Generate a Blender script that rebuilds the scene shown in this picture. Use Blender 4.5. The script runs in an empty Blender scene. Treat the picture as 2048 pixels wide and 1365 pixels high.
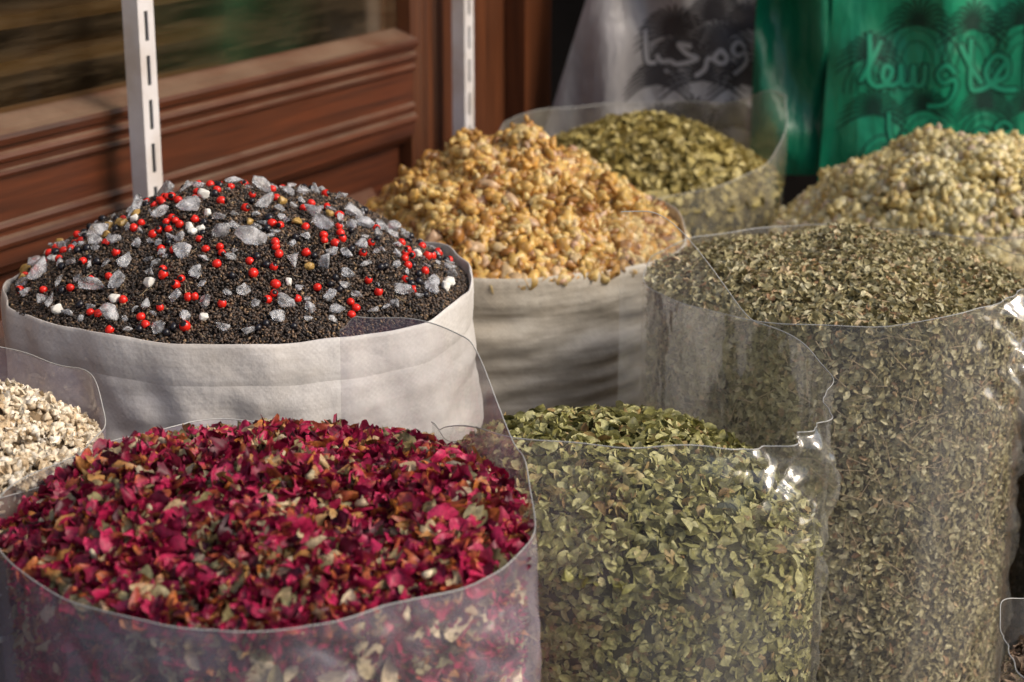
import bpy, bmesh, math, random
import numpy as np
from mathutils import Vector, Matrix, noise as mnoise
rng = np.random.default_rng(7)
random.seed(7)
scene = bpy.context.scene
COL = scene.collection
def rad(a): return math.radians(a)

# ------------------------------------------------------------------ materials
def new_mat(name):
    m = bpy.data.materials.new(name); m.use_nodes = True
    nt = m.node_tree; nt.nodes.clear()
    out = nt.nodes.new('ShaderNodeOutputMaterial')
    return m, nt, out
def N(nt, t, **kw):
    n = nt.nodes.new(t)
    for k, v in kw.items(): setattr(n, k, v)
    return n
def ramp(nt, stops, interp='LINEAR'):
    r = nt.nodes.new('ShaderNodeValToRGB'); cr = r.color_ramp; cr.interpolation = interp
    while len(cr.elements) < len(stops): cr.elements.new(0.5)
    for e, (p, c) in zip(cr.elements, stops):
        e.position = p; e.color = (c[0], c[1], c[2], 1)
    return r
def noise(nt, scale, detail=3, coord=None, rough=0.5):
    n = nt.nodes.new('ShaderNodeTexNoise'); n.inputs['Scale'].default_value = scale
    n.inputs['Detail'].default_value = detail; n.inputs['Roughness'].default_value = rough
    if coord is not None: nt.links.new(coord, n.inputs['Vector'])
    return n
def mixc(nt, a, b, fac, mode='MIX'):
    m = nt.nodes.new('ShaderNodeMix'); m.data_type = 'RGBA'; m.blend_type = mode
    for sock, v in ((m.inputs[0], fac), (m.inputs[6], a), (m.inputs[7], b)):
        if hasattr(v, 'is_linked') or hasattr(v, 'links'): nt.links.new(v, sock)
        elif isinstance(v, (int, float)): sock.default_value = v
        else: sock.default_value = (v[0], v[1], v[2], 1)
    return m.outputs[2]
def maprange(nt, src, a, b, c, d):
    m = nt.nodes.new('ShaderNodeMapRange'); nt.links.new(src, m.inputs[0])
    for i, v in enumerate((a, b, c, d)): m.inputs[i+1].default_value = v
    return m.outputs[0]
def stuff_mat(name, stops, rough=0.6, spec=0.3, base_tint=None, noise_amt=0.35, nscale=300, dust=None, glow=0.0):
    m, nt, out = new_mat(name)
    bs = N(nt, 'ShaderNodeBsdfPrincipled')
    at = N(nt, 'ShaderNodeAttribute', attribute_name='rnd')
    r = ramp(nt, stops); nt.links.new(at.outputs['Fac'], r.inputs[0])
    col = r.outputs[0]
    tc = N(nt, 'ShaderNodeTexCoord')
    if base_tint is not None:
        al = N(nt, 'ShaderNodeAttribute', attribute_name='along')
        f = maprange(nt, al.outputs['Fac'], 0.08, 0.38, 0.7, 0.0)
        col = mixc(nt, col, base_tint, f)
    nz = noise(nt, nscale, 2, tc.outputs['Object'])
    v = maprange(nt, nz.outputs[0], 0.3, 0.7, 1-noise_amt, 1+noise_amt)
    big = noise(nt, 9, 2, tc.outputs['Object'])
    v2 = maprange(nt, big.outputs[0], 0.3, 0.7, 0.82, 1.15)
    mm = N(nt, 'ShaderNodeMath', operation='MULTIPLY'); nt.links.new(v, mm.inputs[0]); nt.links.new(v2, mm.inputs[1])
    hsv = N(nt, 'ShaderNodeHueSaturation'); nt.links.new(col, hsv.inputs['Color']); nt.links.new(mm.outputs[0], hsv.inputs['Value'])
    col = hsv.outputs[0]
    if dust:
        n4 = noise(nt, 140, 3, tc.outputs['Object']); f = maprange(nt, n4.outputs[0], .50, .72, 0, .45)
        col = mixc(nt, col, dust, f)
    nt.links.new(col, bs.inputs['Base Color'])
    bs.inputs['Roughness'].default_value = rough
    bs.inputs['Specular IOR Level'].default_value = spec
    if glow:   # light passing through thin leaves / resin
        t = N(nt, 'ShaderNodeBsdfTranslucent'); nt.links.new(col, t.inputs[0]); mx = N(nt, 'ShaderNodeMixShader'); mx.inputs[0].default_value = glow
        nt.links.new(bs.outputs[0], mx.inputs[1]); nt.links.new(t.outputs[0], mx.inputs[2]); nt.links.new(mx.outputs[0], out.inputs[0])
    else: nt.links.new(bs.outputs[0], out.inputs[0])
    return m

def film_mat(name, haze=0.12, tint=(0.8, 0.8, 0.82), gloss=1.0, bump=0.3, cap=.22):
    m, nt, out = new_mat(name)
    tc = N(nt, 'ShaderNodeTexCoord'); co = tc.outputs['Object']
    mp = N(nt, 'ShaderNodeMapping'); nt.links.new(co, mp.inputs[0]); mp.inputs['Scale'].default_value = (1, 1, 0.5)
    n1 = noise(nt, 9, 2, mp.outputs[0], 0.5)
    n2 = noise(nt, 34, 2, mp.outputs[0], 0.5)
    b1 = N(nt, 'ShaderNodeBump'); b1.inputs['Strength'].default_value = bump; b1.inputs['Distance'].default_value = 0.05
    nt.links.new(n1.outputs[0], b1.inputs['Height'])
    b2 = N(nt, 'ShaderNodeBump'); b2.inputs['Strength'].default_value = bump*0.8; b2.inputs['Distance'].default_value = 0.010
    nt.links.new(n2.outputs[0], b2.inputs['Height']); nt.links.new(b1.outputs[0], b2.inputs['Normal'])
    fr = N(nt, 'ShaderNodeFresnel'); fr.inputs[0].default_value = 1.5
    nt.links.new(b2.outputs[0], fr.inputs['Normal'])
    fm = N(nt, 'ShaderNodeMath', operation='MULTIPLY'); nt.links.new(fr.outputs[0], fm.inputs[0]); fm.inputs[1].default_value = gloss*1.6
    mn = N(nt, 'ShaderNodeMath', operation='MINIMUM'); nt.links.new(fm.outputs[0], mn.inputs[0]); mn.inputs[1].default_value = cap
    tr = N(nt, 'ShaderNodeBsdfTransparent'); tr.inputs[0].default_value = (0.98, 0.98, 0.97, 1)
    df = N(nt, 'ShaderNodeBsdfDiffuse'); df.inputs[0].default_value = (*tint, 1)
    hz = noise(nt, 7, 5, mp.outputs[0], 0.65)
    hf = maprange(nt, hz.outputs[0], 0.35, 0.72, haze*0.2, haze*1.7)
    m1 = N(nt, 'ShaderNodeMixShader'); nt.links.new(hf, m1.inputs[0]); nt.links.new(tr.outputs[0], m1.inputs[1]); nt.links.new(df.outputs[0], m1.inputs[2])
    gl = N(nt, 'ShaderNodeBsdfGlossy'); gl.inputs['Roughness'].default_value = 0.08; gl.inputs[0].default_value = (1, 1, 1, 1)
    nt.links.new(b2.outputs[0], gl.inputs['Normal'])
    m2 = N(nt, 'ShaderNodeMixShader'); nt.links.new(mn.outputs[0], m2.inputs[0]); nt.links.new(m1.outputs[0], m2.inputs[1]); nt.links.new(gl.outputs[0], m2.inputs[2])
    nt.links.new(m2.outputs[0], out.inputs[0])
    return m

def simple_mat(name, col, rough=0.5, spec=0.5, var=0.15, nscale=8, bump=0.0, bscale=60, dirt=None, stretch=None):
    m, nt, out = new_mat(name)
    bs = N(nt, 'ShaderNodeBsdfPrincipled'); nt.links.new(bs.outputs[0], out.inputs[0])
    tc = N(nt, 'ShaderNodeTexCoord'); co = tc.outputs['Object']
    if stretch:
        mp = N(nt, 'ShaderNodeMapping'); nt.links.new(co, mp.inputs[0]); mp.inputs['Scale'].default_value = stretch; co = mp.outputs[0]
    nz = noise(nt, nscale, 4, co, 0.6)
    c2 = dirt if dirt else tuple(c*(1-2*var) for c in col)
    f = maprange(nt, nz.outputs[0], 0.35, 0.7, 0, 1)
    c = mixc(nt, col, c2, f)
    nt.links.new(c, bs.inputs['Base Color'])
    bs.inputs['Roughness'].default_value = rough; bs.inputs['Specular IOR Level'].default_value = spec
    if bump:
        n2 = noise(nt, bscale, 3, co)
        b = N(nt, 'ShaderNodeBump'); b.inputs['Strength'].default_value = bump; b.inputs['Distance'].default_value = 0.003
        nt.links.new(n2.outputs[0], b.inputs['Height']); nt.links.new(b.outputs[0], bs.inputs['Normal'])
    return m

# ------------------------------------------------------------------ mesh accumulator
class Acc:
    def __init__(s): s.v=[]; s.f=[]; s.rnd=[]; s.mat=[]; s.al=[]; s.nv=0
    def add(s, v, f, rnd=0.5, mat=0, along=0.5):
        v=np.asarray(v,float).reshape(-1,3); f=np.asarray(f,int)
        s.v.append(v); s.f.append(f+s.nv)
        s.rnd.append(np.broadcast_to(np.asarray(rnd,float),(len(f),)).copy())
        s.mat.append(np.full(len(f),mat)); s.al.append(np.broadcast_to(np.asarray(along,float),(len(v),)).copy())
        s.nv+=len(v)
    def inst(s, variants, pos, mats, scl, mat=0, rnd=None):
        n=len(pos); rnd = rng.random(n) if rnd is None else rnd
        pick = rng.integers(0,len(variants),n)
        for k,(bv,bf,ba) in enumerate(variants):
            idx=np.where(pick==k)[0]
            if not len(idx): continue
            lv = bv[None,:,:]*scl[idx][:,None,:]
            w = np.einsum('nij,nvj->nvi', mats[idx], lv)+pos[idx][:,None,:]
            ff = bf[None]+ (np.arange(len(idx))*len(bv))[:,None,None]
            s.add(w.reshape(-1,3), ff.reshape(-1,bf.shape[1]), np.repeat(rnd[idx],len(bf)), mat, np.tile(ba,len(idx)))
    def build(s, name, materials, smooth=True):
        v=np.concatenate(s.v); me=bpy.data.meshes.new(name)
        me.vertices.add(len(v)); me.vertices.foreach_set('co', v.astype(np.float32).ravel())
        loops=np.concatenate([f.ravel() for f in s.f]); tot=np.concatenate([np.full(len(f),f.shape[1]) for f in s.f])
        st=np.concatenate([[0],np.cumsum(tot)[:-1]])
        me.loops.add(len(loops)); me.loops.foreach_set('vertex_index', loops.astype(np.int32))
        me.polygons.add(len(tot)); me.polygons.foreach_set('loop_start', st.astype(np.int32))
        try: me.polygons.foreach_set('loop_total', tot.astype(np.int32))
        except Exception: pass
        me.polygons.foreach_set('material_index', np.concatenate(s.mat).astype(np.int32))
        me.polygons.foreach_set('use_smooth', np.full(len(tot), smooth))
        a=me.attributes.new('rnd','FLOAT','FACE'); a.data.foreach_set('value', np.concatenate(s.rnd).astype(np.float32))
        a=me.attributes.new('along','FLOAT','POINT'); a.data.foreach_set('value', np.concatenate(s.al).astype(np.float32))
        for m in materials: me.materials.append(m)
        me.update(calc_edges=True); me.validate()
        ob=bpy.data.objects.new(name, me); COL.objects.link(ob); return ob
def tag(ob, label=None, category=None, kind=None, group=None, parent=None):
    if label: ob['label']=label
    if category: ob['category']=category
    if kind: ob['kind']=kind
    if group: ob['group']=group
    if parent: ob.parent=parent
    return ob

def norm(a): return a/np.maximum(np.linalg.norm(a,axis=-1,keepdims=True),1e-9)
def frames(nrm, tilt):
    n=norm(nrm+tilt*rng.normal(size=nrm.shape))
    t=rng.normal(size=nrm.shape); t=norm(t-(t*n).sum(1,keepdims=True)*n); b=np.cross(n,t)
    return np.stack([t,b,n],axis=2)

def grid_faces(nu, nv, wrap=False):
    f=[]
    for i in range(nu if wrap else nu-1):
        i2=(i+1)%nu
        for j in range(nv-1): f.append((i*nv+j,i2*nv+j,i2*nv+j+1,i*nv+j+1))
    return np.array(f)
def leaf_variant(ns, w, bend, cup, twist=0.0, wob=0.0, nc=3):
    v=[];al=[]
    for i in range(ns):
        x=i/(ns-1); ww=w*(math.sin(math.pi*min(1,max(0.0,x*0.94+0.03)))**0.7)
        for j in range(nc):
            s=(j/(nc-1)-0.5)*2
            y=s*ww*0.5; z=cup*s*s*ww+bend*(x-0.5)**2+random.uniform(-wob,wob)
            a=twist*(x-0.5); y,z2=y*math.cos(a)-z*math.sin(a), y*math.sin(a)+z*math.cos(a)
            v.append((x-0.5+random.uniform(-wob,wob)*.5, y+random.uniform(-wob,wob)*.5, z2)); al.append(x)
    return np.array(v), grid_faces(ns,nc), np.array(al)
def petal_variant():
    """crumpled, rolled dried petal"""
    ns,nc=7,6; w=random.uniform(.5,.95); roll=random.uniform(.8,3.4)*random.choice((-1,1)); bend=random.uniform(.3,2.2)
    ph=[random.uniform(0,6.28) for _ in range(4)]; am=random.uniform(.05,.12); tw=random.uniform(-1.5,1.5)
    v=[];al=[]
    for i in range(ns):
        x=i/(ns-1); ww=w*(math.sin(math.pi*min(1,x*.8+.08))**.6)*(.45+.55*x**.5)
        aL=bend*(x-.3); cx=math.sin(aL)/max(bend,.3)*1.0; cz=(1-math.cos(aL))/max(bend,.3)
        for j in range(nc):
            s=(j/(nc-1)-.5)*2; a=roll*s*.5
            y=math.sin(a)/abs(roll)*ww*1.2; z=(1-math.cos(a))/abs(roll)*ww*1.2*math.copysign(1,roll)
            z+=am*math.sin(9*x+ph[0]+3*s)*(.3+x)+am*math.sin(7*s+ph[1]+5*x)*(.3+x)
            t=tw*(x-.5); y,z=y*math.cos(t)-z*math.sin(t), y*math.sin(t)+z*math.cos(t)
            v.append((cx+random.uniform(-.05,.05)*(1 if x>.8 else .3), y, z+cz+random.uniform(-.03,.03))); al.append(x)
    v=np.array(v); v-=v.mean(0); return v, grid_faces(ns,nc), np.array(al)
def ico_variant(sub, amt, sx=1, sy=1, sz=1, cuts=0, seed=0):
    bm=bmesh.new(); bmesh.ops.create_icosphere(bm, subdivisions=sub, radius=0.5)
    v=np.array([x.co[:] for x in bm.verts]); f=np.array([[q.index for q in x.verts] for x in bm.faces]); bm.free()
    d=norm(v); r=np.ones(len(v))
    for k in range(5):
        k1=rng.normal(size=3)*2.4; r+=amt*np.sin(d@k1*1.4+rng.random()*6)*0.5
    r+=rng.normal(size=len(v))*amt*0.3
    v=v*np.clip(r,.45,1.7)[:,None]
    for c in range(cuts):
        n=norm(rng.normal(size=3)[None])[0]; h=rng.uniform(.22,.38); e=v@n-h; v=v-np.outer(np.maximum(e,0)*.92,n)
    return v*np.array([sx,sy,sz]), f, np.full(len(v),0.5)

# ------------------------------------------------------------------ sack geometry description
class Sack:
    def __init__(s,cx,cy,R,zc,H,a=2.0,b=1.0,amp=0.004,seed=0,wob=0.006,px=0,py=0,tilt=(0,0)):
        s.cx,s.cy,s.R,s.zc,s.H,s.a,s.b,s.amp=cx,cy,R,zc,H,a,b,amp
        s.px,s.py=px,py; s.tilt=tilt
        r=np.random.default_rng(seed+100)
        s.w=[(k, wob*r.uniform(.4,1)*(2/k), r.uniform(0,6.28), r.uniform(-3,3)) for k in (2,3,5,7)]
        s.l=[(r.normal(size=2)*f, r.uniform(0,6.28), am) for f,am in ((14,1),(22,.8),(35,.6),(60,.35),(80,.3))]
    def wobf(s,th,z):
        o=0
        for k,am,ph,zz in s.w: o=o+am*np.sin(k*th+ph+zz*z)
        return o
    def rad(s,th,z): return s.R+s.wobf(th,z)
    def edge(s,th): return s.zc+s.R*(s.tilt[0]*np.cos(th)+s.tilt[1]*np.sin(th))
    def z(s,x,y):
        dx,dy=x-s.cx,y-s.cy; th=np.arctan2(dy,dx); Rr=s.rad(th,s.zc)
        rr=np.clip(np.hypot(dx,dy)/Rr,0,1)
        px,py=s.px*(1-rr),s.py*(1-rr)
        rr2=np.clip(np.hypot(dx-px,dy-py)/Rr,0,1)
        o=s.zc+s.tilt[0]*dx+s.tilt[1]*dy+s.H*(1-rr2**s.a)**s.b
        for kv,ph,am in s.l: o=o+s.amp*am*np.sin(kv[0]*dx+kv[1]*dy+ph)*(1-rr**6)
        return o
    def dome(s,n,rmax=0.99):
        th=rng.uniform(0,2*math.pi,n); rr=np.sqrt(rng.random(n))*rmax
        Rr=s.rad(th,s.zc)*rr; x=s.cx+Rr*np.cos(th); y=s.cy+Rr*np.sin(th)
        return s.dome_at(x,y)
    def dome_at(s,x,y):
        z=s.z(x,y); e=.004
        nx=-(s.z(x+e,y)-s.z(x-e,y))/(2*e); ny=-(s.z(x,y+e)-s.z(x,y-e))/(2*e)
        return np.stack([x,y,z],1), norm(np.stack([nx,ny,np.ones_like(nx)],1))
    def wall(s,n,zmin,zmax=None,span=115,inset=.006):
        th=rad(-90)+np.radians(rng.uniform(-span,span,n)); e=s.edge(th); z=zmin+(e-zmin)*rng.random(n)
        r=s.rad(th,z)-inset
        return np.stack([s.cx+r*np.cos(th),s.cy+r*np.sin(th),z],1), np.stack([np.cos(th),np.sin(th),0*th],1)
    def base(s,acc,mat,inset=.009):
        nt,nr,nz=96,20,12
        th=np.linspace(0,2*math.pi,nt,endpoint=False); V=[]
        for t in th:
            zc=float(s.edge(t))
            for i in range(nr):
                q=(i/(nr-1)); r=(s.rad(t,s.zc)-inset)*q
                x,y=s.cx+r*math.cos(t),s.cy+r*math.sin(t)
                V.append((x,y,float(s.z(np.array(x),np.array(y)))-inset*.6))
            for j in range(1,nz):
                zz=zc*(1-j/(nz-1))+.006; r=s.rad(t,zz)-inset
                V.append((s.cx+r*math.cos(t),s.cy+r*math.sin(t),zz))
        acc.add(np.array(V), grid_faces(nt,nr+nz-1,True), .3, mat)

def film(s, name, label, category, mat, matrim, top, th0=math.pi/2, cw=True, off=.004, crink=.004, seed=0, lean=0.0, crumples=()):
    """clear plastic film sack: top(s) gives the rim height, s in 0..1 around from th0"""
    nt,nz=440,160; V=[]; r_=np.random.default_rng(seed)
    ks=[(int(r_.integers(4,15)), r_.uniform(0,6.28), r_.uniform(-16,16), r_.uniform(.3,1)) for _ in range(5)]
    zw=[(int(r_.integers(5,14)), r_.uniform(0,6.28), r_.uniform(.2,1)*.0012) for _ in range(4)]
    rim=[]
    for i in range(nt):
        q=i/(nt-1); t=th0+(-1 if cw else 1)*q*2*math.pi; zt=top(q)+sum(a*math.sin(k*t+ph) for k,ph,a in zw)
        td=(math.degrees(t)+180)%360-180
        for j in range(nz):
            p=j/(nz-1); z=.004+(zt-.004)*(1-(1-p)**1.5)
            above=max(0,z-s.zc+.03)
            r=float(s.rad(t,z))+off
            c=sum(a*math.sin(k*t+ph+zz*z) for k,ph,zz,a in ks)*crink*.4
            r+=c*(0.10+min(1,above*10))+lean*above
            x0,y0=math.cos(t)*s.R,math.sin(t)*s.R
            r+=.0022*mnoise.noise(Vector((x0*16+seed,y0*16,z*9)))
            for (ct,cz,st,sz,am) in crumples:
                g=math.exp(-((td-ct)/st)**2-((z-cz)/sz)**2)
                if g>.02:
                    u=math.radians(td)*s.R
                    h=abs(mnoise.noise(Vector((u*20+z*6,z*20,seed*3.1))))*1.5+abs(mnoise.noise(Vector((u*38-z*24,z*40+u*14,seed*1.7))))*.4
                    r+=g*am*h
            V.append((s.cx+r*math.cos(t),s.cy+r*math.sin(t),z))
        rim.append(V[-1])
    a=Acc(); a.add(np.array(V),grid_faces(nt,nz)); ob=a.build(name,[mat])
    tag(ob,label,category)
    rr=.0006; V=[]
    for (x,y,z) in rim:
        dx,dy=x-s.cx,y-s.cy; l=math.hypot(dx,dy); dx/=l; dy/=l
        for k in range(5):
            an=k/5*6.283; V.append((x+dx*rr*math.cos(an),y+dy*rr*math.cos(an),z+rr*math.sin(an)))
    F=[]
    for i in range(nt-1):
        for k in range(5): F.append((i*5+k,(i+1)*5+k,(i+1)*5+(k+1)%5,i*5+(k+1)%5))
    b=Acc(); b.add(np.array(V),np.array(F)); rb=b.build('rim',[matrim]); tag(rb,parent=ob)
    return ob

def woven(s, label, mat, up, horiz=0.0, vert=0.0, seed=0):
    nt=320; nz=140
    def disp(t,z):
        x,y=math.cos(t)*s.R,math.sin(t)*s.R
        h=mnoise.noise(Vector((x*4+seed,y*4,z*26+x*6)))+.6*mnoise.noise(Vector((x*7+seed,y*7+9,z*55-x*8)))
        v=mnoise.noise(Vector((x*16+z*5,y*16+seed,z*5)))+.5*mnoise.noise(Vector((x*30+z*12,y*30-z*12,z*12+seed)))
        return h*horiz+v*vert
    V=[]
    for i in range(nt):
        t=i/nt*2*math.pi; zt=up(t)
        for j in range(nz):
            z=.004+(zt-.03-.004)*j/(nz-1)
            r=float(s.rad(t,z))+.006+disp(t,z)*min(1,(zt-z)*15)+.010*math.sin(math.pi*min(1,z/zt))
            V.append((s.cx+r*math.cos(t),s.cy+r*math.sin(t),z))
    a=Acc(); a.add(np.array(V),grid_faces(nt,nz,True)); ob=a.build('woven_sack',[mat]); tag(ob,label,'sack')
    pr=[(.0060,-.050),(.0085,-.042),(.0092,-.03),(.0085,-.015),(.0070,-.004),(.0055,.0),(.0045,.0005),(.0035,-.001),(.0028,-.006),(.002,-.02),(-.001,-.05)]
    V=[]
    for i in range(nt):
        t=i/nt*2*math.pi; zt=up(t)
        for (dr,dz) in pr:
            z=zt+dz; r=float(s.rad(t,z))+dr+disp(t,z)*.6
            V.append((s.cx+r*math.cos(t),s.cy+r*math.sin(t),z+.005*mnoise.noise(Vector((math.cos(t)*4,math.sin(t)*4,seed)))))
    b=Acc(); b.add(np.array(V),grid_faces(nt,len(pr),True)); rb=b.build('folded_rim',[mat]); tag(rb,parent=ob)
    return ob

def cloth_mat(name, col, stain, amt, band):
    m, nt, out = new_mat(name)
    bs = N(nt, 'ShaderNodeBsdfPrincipled')
    tc = N(nt, 'ShaderNodeTexCoord'); co = tc.outputs['Object']
    n1 = noise(nt, 6, 6, co, 0.7); f1 = maprange(nt, n1.outputs[0], 0.42, 0.72, 0, amt)
    mp = N(nt, 'ShaderNodeMapping'); nt.links.new(co, mp.inputs[0]); mp.inputs['Scale'].default_value = (2, 2, 18)
    n2 = noise(nt, 3, 5, mp.outputs[0], 0.65); f2 = maprange(nt, n2.outputs[0], 0.45, 0.75, 0, band)
    c = mixc(nt, col, stain, f1); c = mixc(nt, c, tuple(x*.75 for x in stain), f2)
    sep = N(nt, 'ShaderNodeSeparateXYZ'); nt.links.new(co, sep.inputs[0])
    def sine(sock, k):
        a = N(nt, 'ShaderNodeMath', operation='MULTIPLY'); nt.links.new(sock, a.inputs[0]); a.inputs[1].default_value = k
        b = N(nt, 'ShaderNodeMath', operation='SINE'); nt.links.new(a.outputs[0], b.inputs[0]); return b.outputs[0]
    w = N(nt, 'ShaderNodeMath', operation='MULTIPLY'); nt.links.new(sine(sep.outputs[0], 1050), w.inputs[0]); nt.links.new(sine(sep.outputs[2], 1050), w.inputs[1])
    nv = noise(nt, 30, 3, co); wamp = maprange(nt, nv.outputs[0], .35, .65, 0, 1)
    w2 = N(nt, 'ShaderNodeMath', operation='MULTIPLY'); nt.links.new(w.outputs[0], w2.inputs[0]); nt.links.new(wamp, w2.inputs[1])
    wv = maprange(nt, w2.outputs[0], -1, 1, 0.92, 1.05)
    hsv = N(nt, 'ShaderNodeHueSaturation'); nt.links.new(c, hsv.inputs['Color']); nt.links.new(wv, hsv.inputs['Value'])
    nt.links.new(hsv.outputs[0], bs.inputs['Base Color'])
    n3 = noise(nt, 4, 5, mp.outputs[0]); b3 = N(nt, 'ShaderNodeBump'); b3.inputs['Strength'].default_value=band*.6; b3.inputs['Distance'].default_value=.004
    nt.links.new(n3.outputs[0], b3.inputs['Height'])
    n5 = noise(nt, 32, 4, co); b5 = N(nt, 'ShaderNodeBump'); b5.inputs['Strength'].default_value=.6; b5.inputs['Distance'].default_value=.006
    nt.links.new(n5.outputs[0], b5.inputs['Height']); nt.links.new(b3.outputs[0], b5.inputs['Normal'])
    nt.links.new(b5.outputs[0], bs.inputs['Normal'])
    bs.inputs['Roughness'].default_value = .5; bs.inputs['Specular IOR Level'].default_value=.4
    tl = N(nt, 'ShaderNodeBsdfTranslucent'); nt.links.new(hsv.outputs[0], tl.inputs[0])
    mx = N(nt, 'ShaderNodeMixShader'); mx.inputs[0].default_value=.1
    nt.links.new(bs.outputs[0], mx.inputs[1]); nt.links.new(tl.outputs[0], mx.inputs[2]); nt.links.new(mx.outputs[0], out.inputs[0])
    return m

M_cloth = cloth_mat('woven_cloth_white', (.77,.74,.72), (.48,.43,.37), .65, .35)
M_cloth2 = cloth_mat('woven_cloth_cream', (.70,.64,.54), (.36,.29,.20), .75, .85)
M_film = film_mat('clear_film', .085)
M_film_hazy = film_mat('hazy_film', .22, (.70,.62,.76), gloss=.8, cap=.15)
M_film_back = film_mat('dusty_film', .20, (.55,.52,.45), gloss=.6, cap=.12)
M_rim = simple_mat('film_edge', (.50,.50,.48), .25, .6)

# ------------------------------------------------------------------ contents
leafV=[leaf_variant(5,random.uniform(.5,.8),random.uniform(-.6,.6),random.uniform(-.5,.6),random.uniform(-1.2,1.2),.03) for _ in range(14)]
chipV=[leaf_variant(4,random.uniform(.3,.8),random.uniform(-.6,.6),random.uniform(-.5,.7),random.uniform(-1.8,1.8),.06) for _ in range(16)]
petalV=[petal_variant() for _ in range(28)]
def stick_variant():
    L=6; V=[]; bend=random.uniform(-.15,.15)
    for i in range(L):
        x=i/(L-1)
        for k in range(4):
            a=k/4*6.283; V.append((x-.5, .5*math.cos(a)*(1-.4*x)*.06, .5*math.sin(a)*.06*(1-.4*x)+bend*(x-.5)**2*2))
    F=[]
    for i in range(L-1):
        for k in range(4): F.append((i*4+k,(i+1)*4+k,(i+1)*4+(k+1)%4,i*4+(k+1)%4))
    return np.array(V),np.array(F),np.full(len(V),.5)
stickV=[stick_variant() for _ in range(6)]
nugV=[ico_variant(2,.34,random.uniform(.8,1.35),random.uniform(.75,1.1),random.uniform(.7,1),cuts=random.randint(2,5)) for _ in range(24)]
seedV=[ico_variant(1,.06,1,.5,.45) for _ in range(4)]

def scat(acc, variants, pn, size, jitter, tilt, mat=0, off=(0,.004), rnd=None, aspect=True):
    p,n=pn; k=len(p)
    s=rng.uniform(size[0],size[1],k)
    sc=np.stack([s,s*rng.uniform(.8,1.2,k),s],1) if aspect else np.stack([s,s,s],1)
    p=p+n*rng.uniform(off[0],off[1],k)[:,None]
    acc.inst(variants,p,frames(n,tilt),sc,mat,rnd)

# --- dried leaves, medium sack
S2=Sack(.119,1.77,.198,.600,.068,3.2,1.0,.005,2,.005,tilt=(-.13,.06))
M_leaf=stuff_mat('dried_green_leaf',[(0,(.095,.09,.026)),(.25,(.23,.215,.068)),(.6,(.36,.34,.125)),(.85,(.51,.48,.235)),(.93,(.46,.34,.14)),(1,(.22,.13,.05))],.5,.4,glow=.12)
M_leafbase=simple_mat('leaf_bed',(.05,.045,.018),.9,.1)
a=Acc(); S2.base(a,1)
scat(a,leafV,S2.dome(6500),(.009,.018),0,.65,off=(-.003,.007))
scat(a,leafV,S2.wall(14000,.12),(.008,.0155),0,.36,off=(-.004,.003))
o=a.build('dried_green_leaves',[M_leaf,M_leafbase]); tag(o,'heap of dried oval olive-green leaves filling a clear plastic sack','dried herbs','stuff')
def lerp_pts(pts):
    xs=[p[0] for p in pts]; ys=[p[1] for p in pts]
    def f(q):
        for i in range(len(xs)-1):
            if q<=xs[i+1]:
                t=(q-xs[i])/(xs[i+1]-xs[i]); t=t*t*(3-2*t); return ys[i]+(ys[i+1]-ys[i])*t
        return ys[-1]
    return f
film(S2,'plastic_sack','clear plastic film sack of green leaves with tall back flap','sack',M_film,M_rim,
     lerp_pts([(0,.862),(.02,.862),(.13,.757),(.25,.737),(.38,.730),(.5,.735),(.62,.735),(.72,.70),(.85,.630),(1,.63)]),seed=3,crink=.006,
     crumples=((-46,.705,18,.055,.032),(-24,.63,14,.09,.024),(-62,.71,10,.035,.018),(-30,.35,20,.2,.008)))

# --- large brownish leaf sack
S3=Sack(.396,2.197,.228,.726,.036,2.4,1.0,.004,3,.004)
M_chip=stuff_mat('crushed_leaf',[(0,(.18,.145,.06)),(.3,(.35,.30,.145)),(.6,(.48,.425,.235)),(.85,(.64,.58,.37)),(.95,(.55,.38,.21)),(1,(.36,.20,.10))],.55,.35,glow=.1)
M_stick=simple_mat('twig',(.55,.43,.27),.7,.2)
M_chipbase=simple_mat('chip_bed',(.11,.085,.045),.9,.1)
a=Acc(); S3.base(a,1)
scat(a,chipV,S3.dome(14500),(.007,.0155),0,.65,off=(-.002,.006))
scat(a,chipV,S3.wall(33000,.14),(.006,.0135),0,.35,off=(-.004,.003))
for fn,k in ((S3.dome(300),0),(S3.wall(620,.2),1)):
    p,n=fn; s=rng.uniform(.015,.045,len(p)); a.inst(stickV,p+n*.004,frames(n,.12),np.stack([s,np.full(len(p),.022),np.full(len(p),.022)],1),2)
o=a.build('crushed_brown_green_leaves',[M_chip,M_chipbase,M_stick]); tag(o,'heap of crushed brown-green leaves and twigs filling a tall clear sack','dried herbs','stuff')
film(S3,'plastic_sack','tall clear plastic film sack full of crushed leaves','sack',M_film,M_rim,
     lerp_pts([(0,.742),(.2,.75),(.3,.765),(.4,.745),(.5,.734),(.7,.732),(.8,.74),(1,.742)]),seed=8,crink=.006,
     crumples=((-38,.68,15,.08,.036),(-25,.54,11,.12,.024),(-25,.2,12,.2,.014)))

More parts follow.
